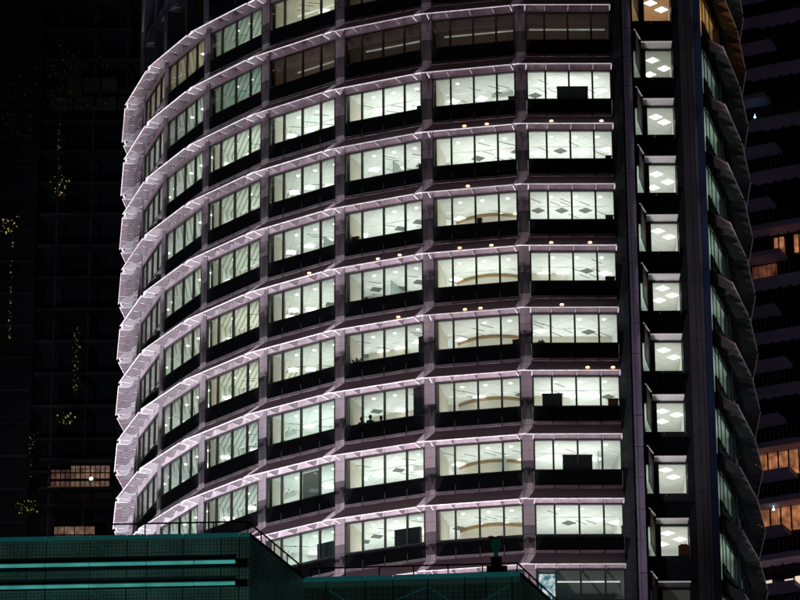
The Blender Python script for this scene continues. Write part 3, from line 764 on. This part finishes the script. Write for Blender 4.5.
rows_ = [(ZR - .50, ZR - .14), (ZR - 1.0 + .1, ZR - .53), (ZR - 1.68, ZR - 1.28), (ZR - 3.6, ZR - 2.0), (ZR - 6, ZR - 3.65)]
for a, c in rows_:
    for k in range(len(ju) - 1):
        p = MB(); p.box(ju[k] + .02, ju[k+1] - .02, 0, .1, a, c); gpart(p, 'glass_panel', dotm, F=F1)
for (z0, z1) in ((ZR - 1.13, ZR - .88), (ZR - 1.93, ZR - 1.68)):   # projecting light shelves
    p = MB(); p.prism([(-.05, z0 + .06), (-.36, z0 + .06), (-.36, z0 + .14), (-.05, z1 + .08)], 'x', -12, 8.50); sh = gpart(p, 'light_shelf', black_m, F=F1)
    e = [-9.2, -7.8, -6.4, -5.0, -3.2, -1.5, 0, 1.66, 3.25, 5.29, 7.0, 8.48]
    for k in range(len(e) - 1):
        p = MB(); p.box(e[k] + .015, e[k+1] - .015, -.26, -.06, z0 - .015, z0 + .05); q = gpart(p, 'light_tube', tube_m, F=F1)
for (a, c, z0, z1) in ((1.7, 3.2, ZR - 3.4, ZR - 2.1), (0.0, 1.6, ZR - 3.4, ZR - 2.1), (3.3, 5.2, ZR - 3.4, ZR - 2.1), (5.3, 7.9, ZR - 3.4, ZR - 2.1), (3.3, 4.5, ZR - .9, ZR - .2), (5.3, 6.5, ZR - .9, ZR - .2), (6.7, 7.9, ZR - .9, ZR - .2), (1.7, 3.1, ZR - .9, ZR - .2)):
    p = MB(); up = (c - a) > 1.55; z2 = (z0, z1) if (a * 10) % 2 < 1 else (z1, z0)
    p.tube((a, -.03, z2[0]), (c, -.03, z2[1]), .022, n=5); gpart(p, 'brace', brace_m, F=F1)
p = MB()
for k in range(len(ju) - 1): p.box(ju[k] + .01, ju[k+1] - .01, -.08, .25, ZR - .12, ZR)
gpart(p, 'coping', cap_m, F=F1)
# receding side of the left block
F2 = wallframe(B1, B1b); Ls = (B1b - B1).length
for a, c in [(ZR - .95, ZR - .1), (ZR - 1.9, ZR - .98), (ZR - 3.9, ZR - 1.93), (ZR - 6, ZR - 3.93)]:
    n = 4
    for k in range(n):
        p = MB(); p.box(.03 + Ls * k / n, Ls * (k+1) / n - .02, .0, .1, a, c); gpart(p, 'side_panel', side_mesh, F=F2)
p = MB(); p.box(.0, Ls, -.04, .2, ZR - .09, ZR - .01); gpart(p, 'coping', black_m, F=F2)
# right, set back block
F3 = wallframe(C1, E1); L3 = (E1 - C1).length
body = MB(); body.box(0.03, L3 - .1, .12, 9, 0, ZR - .05); gpart(body, 'wall', black_m, F=F3)
j3 = [0, .9, 2.34, 3.38, 4.67, 6.03, 6.81, 7.77, L3]
for a, c in [(ZR - .36, ZR - .16), (ZR - 1.5, ZR - .39), (ZR - 3.2, ZR - 1.53)]:
    for k in range(len(j3) - 1):
        p = MB(); p.box(j3[k] + .02, j3[k+1] - .02, 0, .1, a, c); gpart(p, 'glass_panel', side_mesh if a < ZR - .4 else green_panel, F=F3)
for (a, c, q) in ((1.0, 2.3, 0), (2.4, 4.6, 1), (4.7, 6.0, 0), (6.1, 7.7, 1)):
    p = MB(); z2 = (ZR - 1.4, ZR - .5) if q else (ZR - .5, ZR - 1.4); p.tube((a, -.03, z2[0]), (c, -.03, z2[1]), .02, n=5); gpart(p, 'brace', brace_m, F=F3)
p = MB()
for k in range(len(j3) - 1): p.box(j3[k] + .01, j3[k+1] - .01, -.08, .25, ZR - .13, ZR)
gpart(p, 'coping', cap_m, F=F3)
F4 = wallframe(E1, E1b); L4 = (E1b - E1).length
for a, c in [(ZR - 1.5, ZR - .12), (ZR - 3.2, ZR - 1.53)]:
    for k in range(4):
        p = MB(); p.box(.03 + L4 * k / 4, L4 * (k+1) / 4 - .02, 0, .1, a, c); gpart(p, 'side_panel', side_mesh, F=F4)
p = MB(); p.box(.0, L4, -.04, .2, ZR - .1, ZR - .01); gpart(p, 'coping', black_m, F=F4)
# railings
def railing(pts, label, step, h=.52, z=ZR, lab='railing'):
    o = bpy.data.objects.new('roof_railing', None); col.objects.link(o); o.location = (pts[0][0], pts[0][1], z); tag(o, label, 'railing', 'railings on the green building roof')
    I = Vector(o.location)
    b = MB()
    for a, c in zip(pts, pts[1:]): b.tube(Vector((*a, z + h)) - I, Vector((*c, z + h)) - I, .032)
    build(b, 'handrail', rail_m, o)
    for a, c in zip(pts, pts[1:]):
        a = Vector(a); c = Vector(c); n = max(1, round((c - a).length / step))
        for k in range(n + 1):
            q = a.lerp(c, k / n); b = MB(); b.tube(Vector((q.x, q.y, z)) - I, Vector((q.x, q.y, z + h)) - I, .028, n=6); build(b, 'post', rail_m, o)
d1 = (B1 - A1).normalized(); n1 = Vector((-d1.y, d1.x)) * .25
railing([tuple(A1 + d1 * 3.95 + n1), tuple(B1 - d1 * .1 + n1), tuple(B1b - d1 * .15 + n1)], 'thin black railing on roof of the left block, bending back at the corner', 1.30)
d3 = (E1 - C1).normalized(); n3 = Vector((-d3.y, d3.x)) * .25
railing([tuple(C1 + d3 * .3 + n3), tuple(E1 - d3 * .12 + n3), tuple(E1b - d3 * .2 + n3)], 'thin black railing on roof of the set back right block', 1.37, .44)
# urn-like fitting
ur = bpy.data.objects.new('roof_urn', None); col.objects.link(ur); q = C1 + d3 * 7.2 - Vector((-d3.y, d3.x)) * .0 + n3 * .5; ur.location = (q.x, q.y, ZR)
tag(ur, 'green vase shaped urn with curling sprigs on a black block at roof edge', 'urn')
b = MB(); b.box(-.36, .40, -.15, .25, .0, .27); b.box(-.2, .2, -.12, .2, .27, .62); build(b, 'plinth', black_m, ur)
b = MB(); b.lathe([(0, .60), (.09, .60), (.12, .66), (.07, .72), (.09, .82), (.16, .98), (.20, 1.12), (.20, 1.2), (.14, 1.28), (.16, 1.33), (0, 1.31)], (0, 0, 0), 20); build(b, 'vase', principled('verdigris', (.03, .13, .12), .45, metal=.3, emis=(.02, .2, .18), estr=.05, var=.4, vscale=9), ur)
b = MB(); random.seed(3)
for k in range(14):
    a = random.uniform(0, 6.28); p0 = Vector((0, 0, 1.3)); p1 = p0 + Vector((math.cos(a) * .15, math.sin(a) * .1, .12)); p2 = p1 + Vector((math.cos(a) * random.uniform(.05, .28), math.sin(a) * .1, random.uniform(-.12, .06)))
    b.tube(p0, p1, .015, n=5); b.tube(p1, p2, .015, .008, n=5); b.blob(p2, .035)
build(b, 'sprigs', M['leaf'], ur)

# tower podium roof behind, carries the facade floodlights
pod = MB(); pod.box(-110, 24, 146, 208, 0, 44); pod.box(-110, 24, 146, 146.5, 44, 44.4)
o = build(pod, 'podium_building', M['conc']); tag(o, 'broad concrete podium roof below the tower, hidden behind the green building', 'podium')

def flood(loc, target, P, c, size, blend=.8, rad=.35):
    l = bpy.data.lights.new('facade_floodlight_lamp', 'SPOT'); l.energy = P; l.color = c; l.spot_size = R(size); l.spot_blend = blend; l.shadow_soft_size = rad
    o = bpy.data.objects.new('facade_floodlight_lamp', l); col.objects.link(o)
    d = Vector(target) - Vector(loc); o.matrix_world = Matrix.Translation(loc) @ d.to_track_quat('-Z', 'Y').to_matrix().to_4x4()
def ring(deg, off):
    a = R(deg); return Vector((CX - (RW + off) * math.sin(a), CY - (RW + off) * math.cos(a), 0))
for (deg, off, P) in ((2, 17, 2.6), (16, 17, 3.6), (30, 17, 4.6), (44, 17, 5.6), (58, 17, 4.8), (72, 17, 3.6), (86, 18, 3.8), (100, 18, 4.0)):
    p = ring(deg, off); q = ring(deg, 0.5)
    flood((p.x, p.y, 45.2), (q.x, q.y, 92), (18500 if deg < 60 else 23000) * P, (1, .87, .93) if deg < 40 else (.93, .93, 1), 50, .9, .3)
# broad low wash from the front of the podium onto the lower storeys
flood((-6, 155, 45.5), (-2, 213, 62), 34000, (1, .84, .93), 46, 1.0)
flood((-62, 182, 46), (-15, 232, 86), 60000, (.93, .92, 1), 60, .9)

# ---------------------------------------------------------------- right residential tower
RB = bpy.data.objects.new('residential_tower', None); col.objects.link(RB); RB.location = (30, 262, 0)
tag(RB, 'dark apartment tower with curved grey balcony bands at the right edge', 'apartment tower')
band_m = principled('balcony_band', (.40, .34, .48), .7, var=.2, vscale=.4, streak=False)
dwall = principled('apartment_dark_glass', (.02, .02, .025), .15, var=.4)
warmwin = roomglow('lit_room_orange', (1, .38, .17), .46); warmdim = roomglow('dim_room_orange', (1, .33, .18), .13); palewin = emitter('lit_blind_pale', (1, .8, .62), .75)
def rpt(t, out=0.0):   # facade curve, t metres to the right
    a = t / 40.0; return Vector((22.6 + 40 * math.sin(a + .45) - 40 * math.sin(.45), 265.0 - (40 * math.cos(.45) * 0 + 40 * (math.sin(.45 + a * 0.0)) * a * 1.0) * 1.0 + 0.0))
def rcurve(t, out=0.0):
    x = 22.0 + t; y = 264.4 - .62 * (t - .0) + .012 * t * t
    d = Vector((1, -.62 + .024 * t)).normalized(); n = Vector((d.y, -d.x)); 
    return Vector((x, y)) + n * out
RI = Vector((30, 262, 0))
def band(t0, t1, z0, z1, out0, out1, name, m, n=10, parent=RB):
    b = MB()
    for k in range(n):
        a, c = t0 + (t1 - t0) * k / n, t0 + (t1 - t0) * (k+1) / n
        P = [rcurve(a, out1), rcurve(c, out1), rcurve(c, out0), rcurve(a, out0)]
        b.hexa([Vector((q.x, q.y, z_)) - RI for z_ in (z0, z1) for q in P])
    return build(b, name, m, parent)
band(0, 26, 0, 190, -1.5, -.2, 'wall', dwall)
for k in range(-2, 13):
    z = 84.3 + ZC + 4.25 * k - .1
    band(1.2, 26, z, z + .42, -.3, 1.3, 'balcony_slab', band_m)
    band(2.0, 6.5 - (k % 2) * .6, z - 2.15, z - 1.80, -.3, 1.5, 'balcony_ledge', band_m, 4)
    lit = {0: palewin, 1: warmwin, 2: warmwin}.get(k, None)
    b = MB()
    for j in range(14):
        t0 = 2.4 + j * .72; P, Q = rcurve(t0, .02), rcurve(t0 + .08, .02)
        d = (Q - P); nn = Vector((d.y, -d.x)).normalized() * .1
        b.hexa([Vector((q.x, q.y, z_)) - RI for z_ in (z - 1.8, z) for q in (P + nn, Q + nn, Q, P)])
    build(b, 'mullions', rail_m, RB)
    if lit:
        for j in range(14):
            t0 = 2.5 + j * .72
            hgt = 1.72 if lit is warmwin else (.45 + .12 * ((j * 7) % 3))
            band(t0, t0 + .6, z - 1.78, z - 1.78 + hgt, -.15, .05, 'window', lit, 1)
    elif k == 6:
        for (a, c) in ((5.7, 6.0), (6.06, 6.36), (7.1, 7.5), (7.56, 8.0)): band(a, c, z - 1.7, z - .35, -.15, .05, 'window', warmwin, 1)
        for (a, c) in ((4.1, 4.45), (4.5, 5.1), (5.16, 5.75)): band(a, c, z - 3.85, z - 2.35, -.15, .05, 'window', warmdim, 1)
    # glass balustrade rods on the balcony
    b = MB()
    for j in range(26):
        P = rcurve(2.2 + j * .3, 1.25); b.tube(Vector((P.x, P.y, z + .42)) - RI, Vector((P.x, P.y, z + 1.35)) - RI, .02, n=4)
    if k < 9: build(b, 'balustrade', principled('balustrade_metal', (.22, .2, .25), .5), RB)
lampm = emitter('balcony_lamp_glow', (1, .72, .4), 9)
for (t, z, c, lab) in ((4.0, 91.35 + ZC, lampm, 'small bright warm lamp glowing on the orange lit balcony'), (3.15, 106.9 + ZC - 1.4, lampm, 'tiny warm ceiling lamp of the higher orange balcony room'), (4.9, 119.2 + ZC, emitter('cyan_lamp', (.3, .8, 1), 5), 'tiny cyan light on a high dark balcony'), (5.0, 88.2 + ZC, emitter('white_lamp', (.6, 1, 1), 4), 'tiny white light on a lower dark balcony')):
    P = rcurve(t, .5); b = MB(); b.lathe([(0, -.09), (.07, -.06), (.1, 0), (.07, .06), (0, .09)], (0, 0, 0), 10); b.tube((0, 0, .08), (0, 0, .25), .015)
    o = build(b, 'balcony_lamp', c); o.location = (P.x, P.y, z); tag(o, lab, 'lamp')

# ---------------------------------------------------------------- left dark tower
LB = bpy.data.objects.new('apartment_block', None); col.objects.link(LB); LB.location = (-34, 300, 0)
tag(LB, 'almost black apartment block with faint terraces filling the left side', 'apartment block')
LI = Vector((-34, 300, 0))
lw_m = principled('left_dark_wall', (.028, .032, .045), .6, var=.5, vscale=.3)
ls_m = principled('left_slab', (.06, .06, .075), .7, var=.4, vscale=.5)
def lb(name, m, *boxes, parent=LB):
    b = MB()
    for q in boxes: b.box(q[0] - LI.x, q[1] - LI.x, q[2] - LI.y, q[3] - LI.y, q[4], q[5])
    return build(b, name, m, parent)
lb('wall', lw_m, (-60, -21.0, 302, 320, 0, 175)); lb('front_wing', lw_m, (-60, -30.8, 299.5, 302, 0, 175))
for k in range(0, 30):
    z = 86 + k * 2.9
    if z > 170: break
    lb('terrace', ls_m, (-30.7, -22.3 - (.8 if k % 3 == 0 else 0), 299.6, 302, z, z + .28))
    lb('terrace', ls_m, (-44, -30.9, 298.9, 299.5, z + 1.2, z + 1.45))
    for x in (-29.3, -26.4, -23.6): 
        lb('column', ls_m, (x, x + .22, 300.0, 300.3, z + .29, z + 2.89))
for k in range(12):
    z = 96 + k * 5.8; lb('dark_window', principled('left_window', (.015, .017, .02), .1), (-28.8 + (k % 3), -27.0 + (k % 3), 301.85, 301.98, z, z + 1.8))
for k in range(3): lb('cladding_panel', principled('left_panel', (.10, .095, .10), .6), (-28.6 + k * 1.5, -27.3 + k * 1.5, 299.2, 299.5, 141 - (k == 0) * .4, 142.2))
for k in range(4): lb('cladding_panel', principled('left_panel', (.09, .085, .09), .6), (-29.8 + k * 1.9, -28.1 + k * 1.9, 299.2, 299.5, 139.2, 140.4))
litm = roomglow('lit_room_pink', (1, .60, .42), .20); litd = roomglow('lit_room_dim', (1, .5, .4), .10)
zz = ZC
for k in range(6):
    x = -29.0 + k * .82; lb('window', litm if k not in (0, 1) else litd, (x + .05, x + .76, 299.45, 299.55, 103.55 + zz, 104.95 + zz))
    if k > 1: lb('window', litm, (x + .05, x + .76, 299.45, 299.55, 105.05 + zz - .02, 105.3 + zz))
for k in range(4):
    x = -28.6 + k * .85; lb('window', litm, (x + .04, x + .8, 299.45, 299.55, 98.6 + zz, 100.0 + zz))
lb('window_ledge', ls_m, (-30, -23.8, 298.8, 299.6, 103.0 + zz, 103.25 + zz)); lb('window_ledge', ls_m, (-30, -23.8, 298.8, 299.6, 105.55 + zz, 105.75 + zz))
lb('lit_edge', emitter('lit_edge_pink', (1, .5, .4), .3), (-29.2, -24.4, 299.0, 299.1, 103.27 + zz, 103.33 + zz))
for k in range(12):
    x = -29.0 + k * .41; lb('mullion', rail_m, (x - .03, x + .03, 299.3, 299.44, 103.5 + zz, 105.4 + zz))
lb('transom', rail_m, (-29.0, -24.1, 299.28, 299.42, 103.92 + zz, 104.12 + zz)); lb('transom', rail_m, (-29.0, -24.1, 299.28, 299.42, 104.62 + zz, 104.69 + zz)); lb('transom', rail_m, (-28.6, -25.2, 299.28, 299.42, 99.2 + zz, 99.28 + zz))
b = MB(); b.lathe([(0, -.14), (.12, -.1), (.16, 0), (.12, .1), (0, .14)], (0, 0, 0), 10); o = build(b, 'room_lamp', emitter('room_lamp_glow', (1, .9, .75), 4)); o.location = (-25.6, 298.95, 104.0 + zz); tag(o, 'round pale lamp shining in pinkish window of the left block', 'lamp')
def fairy(x, y, z0, z1, n, label, c=(.9, .7, .28), s=1.6, sp=.35):
    o = bpy.data.objects.new('lit_creeper', None); col.objects.link(o); o.location = (x, y, z0); tag(o, label, 'plant', 'lit plants on the dark block')
    rr = random.Random(int(x * 10 + z0)); b = MB(); l = MB()
    for k in range(n):
        f = rr.random(); px = rr.gauss(0, sp); pz = f * (z1 - z0); b.blob((px, rr.uniform(-.3, 0), pz), rr.choice((.025, .035, .05, .08)), n=5, mseg=3)
    for k in range(n * 14):
        px = rr.gauss(0, sp * 1.5); pz = rr.random() * (z1 - z0); q = Vector((px, rr.uniform(-.2, .4), pz)); e = Vector((rr.uniform(-.14, .14), rr.uniform(-.1, .1), rr.uniform(-.14, .14))); g = Vector((rr.uniform(-.14, .14), rr.uniform(-.1, .1), rr.uniform(-.14, .14)))
        l.quad(q, q + e, q + e + g, q + g)
    l.tube((0, .1, 0), (0, .1, z1 - z0), .03, .015)
    build(l, 'leaves', M['leaf'], o); build(b, 'bulb', emitter('bulb_glow', c, s * .26), o)['kind'] = 'stuff'
fairy(-28.9, 298.7, 129.3 + zz, 131.2 + zz, 22, 'brightest yellow green lit plant on an upper terrace', sp=.35)
fairy(-29.0, 298.7, 131.5 + zz, 136.2 + zz, 12, 'thin climbing strand of dim yellow lights above an upper terrace', s=.8, sp=.10)
fairy(-33.1, 298.5, 125.8 + zz, 127.4 + zz, 22, 'yellow lit shrub at the far left edge, upper terrace', (.9, .7, .3), 1.6, .4)
fairy(-32.7, 298.5, 114.0 + zz, 125.4 + zz, 26, 'long hanging strand of yellow lights at far left edge', (.9, .7, .3), .7, .08)
fairy(-27.1, 298.7, 111.4 + zz, 117.3 + zz, 40, 'tall speckled white green plant strand beside the tower at mid height', (.8, .85, .4), .55, .14)
fairy(-27.7, 298.7, 108.6 + zz, 109.6 + zz, 18, 'small green yellow lit shrub above the pinkish windows', (.85, .75, .2), 1.2, .35)
fairy(-30.9, 298.6, 100.9 + zz, 101.9 + zz, 26, 'low green yellow lit shrub above green building roof', (.75, .8, .15), 1.0, .5)
fairy(-30.6, 298.6, 103.8 + zz, 108.0 + zz, 14, 'thin dim lit strand left of the pinkish windows', (.6, .6, .3), .5, .15)
fairy(-28.5, 298.8, 137.5 + zz, 143.5 + zz, 90, 'wide faintly lit creeper high on the dark block', (.7, .5, .25), .07, 1.3)
fairy(-32.9, 298.6, 134 + zz, 141 + zz, 60, 'faint orange lit creeper at upper far left', (.8, .35, .15), .07, .8)

# ---------------------------------------------------------------- ground, road, world
g = MB(); g.box(-3000, 3000, -2000, 4000, -.5, 0); struct('ground', g, principled('ground_paving', (.16, .155, .15), .9, var=.2, vscale=.2))
g = MB(); g.box(-3000, 3000, 30, 44, .002, .006); struct('road', g, M['asphalt'])
g = MB()
for k in range(-40, 40): g.box(k * 6, k * 6 + 3, 36.93, 37.07, .010, .013)
struct('road_marking', g, principled('road_paint', (.8, .8, .78), .7))
g = MB(); g.box(-3000, 3000, 28.5, 30, 0.003, .13); g.box(-3000, 3000, 44, 45.5, 0.003, .13); struct('pavement', g, principled('paving_kerb', (.3, .3, .29), .85))

w = bpy.data.worlds.new('World'); sc.world = w; w.use_nodes = True
t = w.node_tree; bg = t.nodes['Background']; sky = t.nodes.new('ShaderNodeTexSky'); sky.sky_type = 'NISHITA'; sky.sun_disc = False
sky.sun_elevation = R(35); sky.sun_rotation = R(200)
t.links.new(sky.outputs[0], bg.inputs['Color']); bg.inputs['Strength'].default_value = .0006
sl = bpy.data.lights.new('moon', 'SUN'); sl.energy = .006; sl.angle = R(.5); sl.color = (.85, .85, 1)
so = bpy.data.objects.new('moon', sl); col.objects.link(so); so.rotation_euler = (R(55), 0, R(-20))
sc.view_settings.view_transform = 'Standard'; sc.view_settings.look = 'None'; sc.view_settings.gamma = 1; sc.view_settings.exposure = 0; sc.view_settings.use_curve_mapping = False
sc.cycles.use_denoising = True; sc.cycles.max_bounces = 6; sc.cycles.diffuse_bounces = 3; sc.cycles.transparent_max_bounces = 12; sc.cycles.caustics_reflective = False; sc.cycles.caustics_refractive = False
sc.cycles.sample_clamp_indirect = 4
# unseen spot added as street glow on the apartment tower at the right
flood((70, 150, 12), (30, 262, 100), 30000, (.85, .75, 1), 40, 1.0, 2.0)
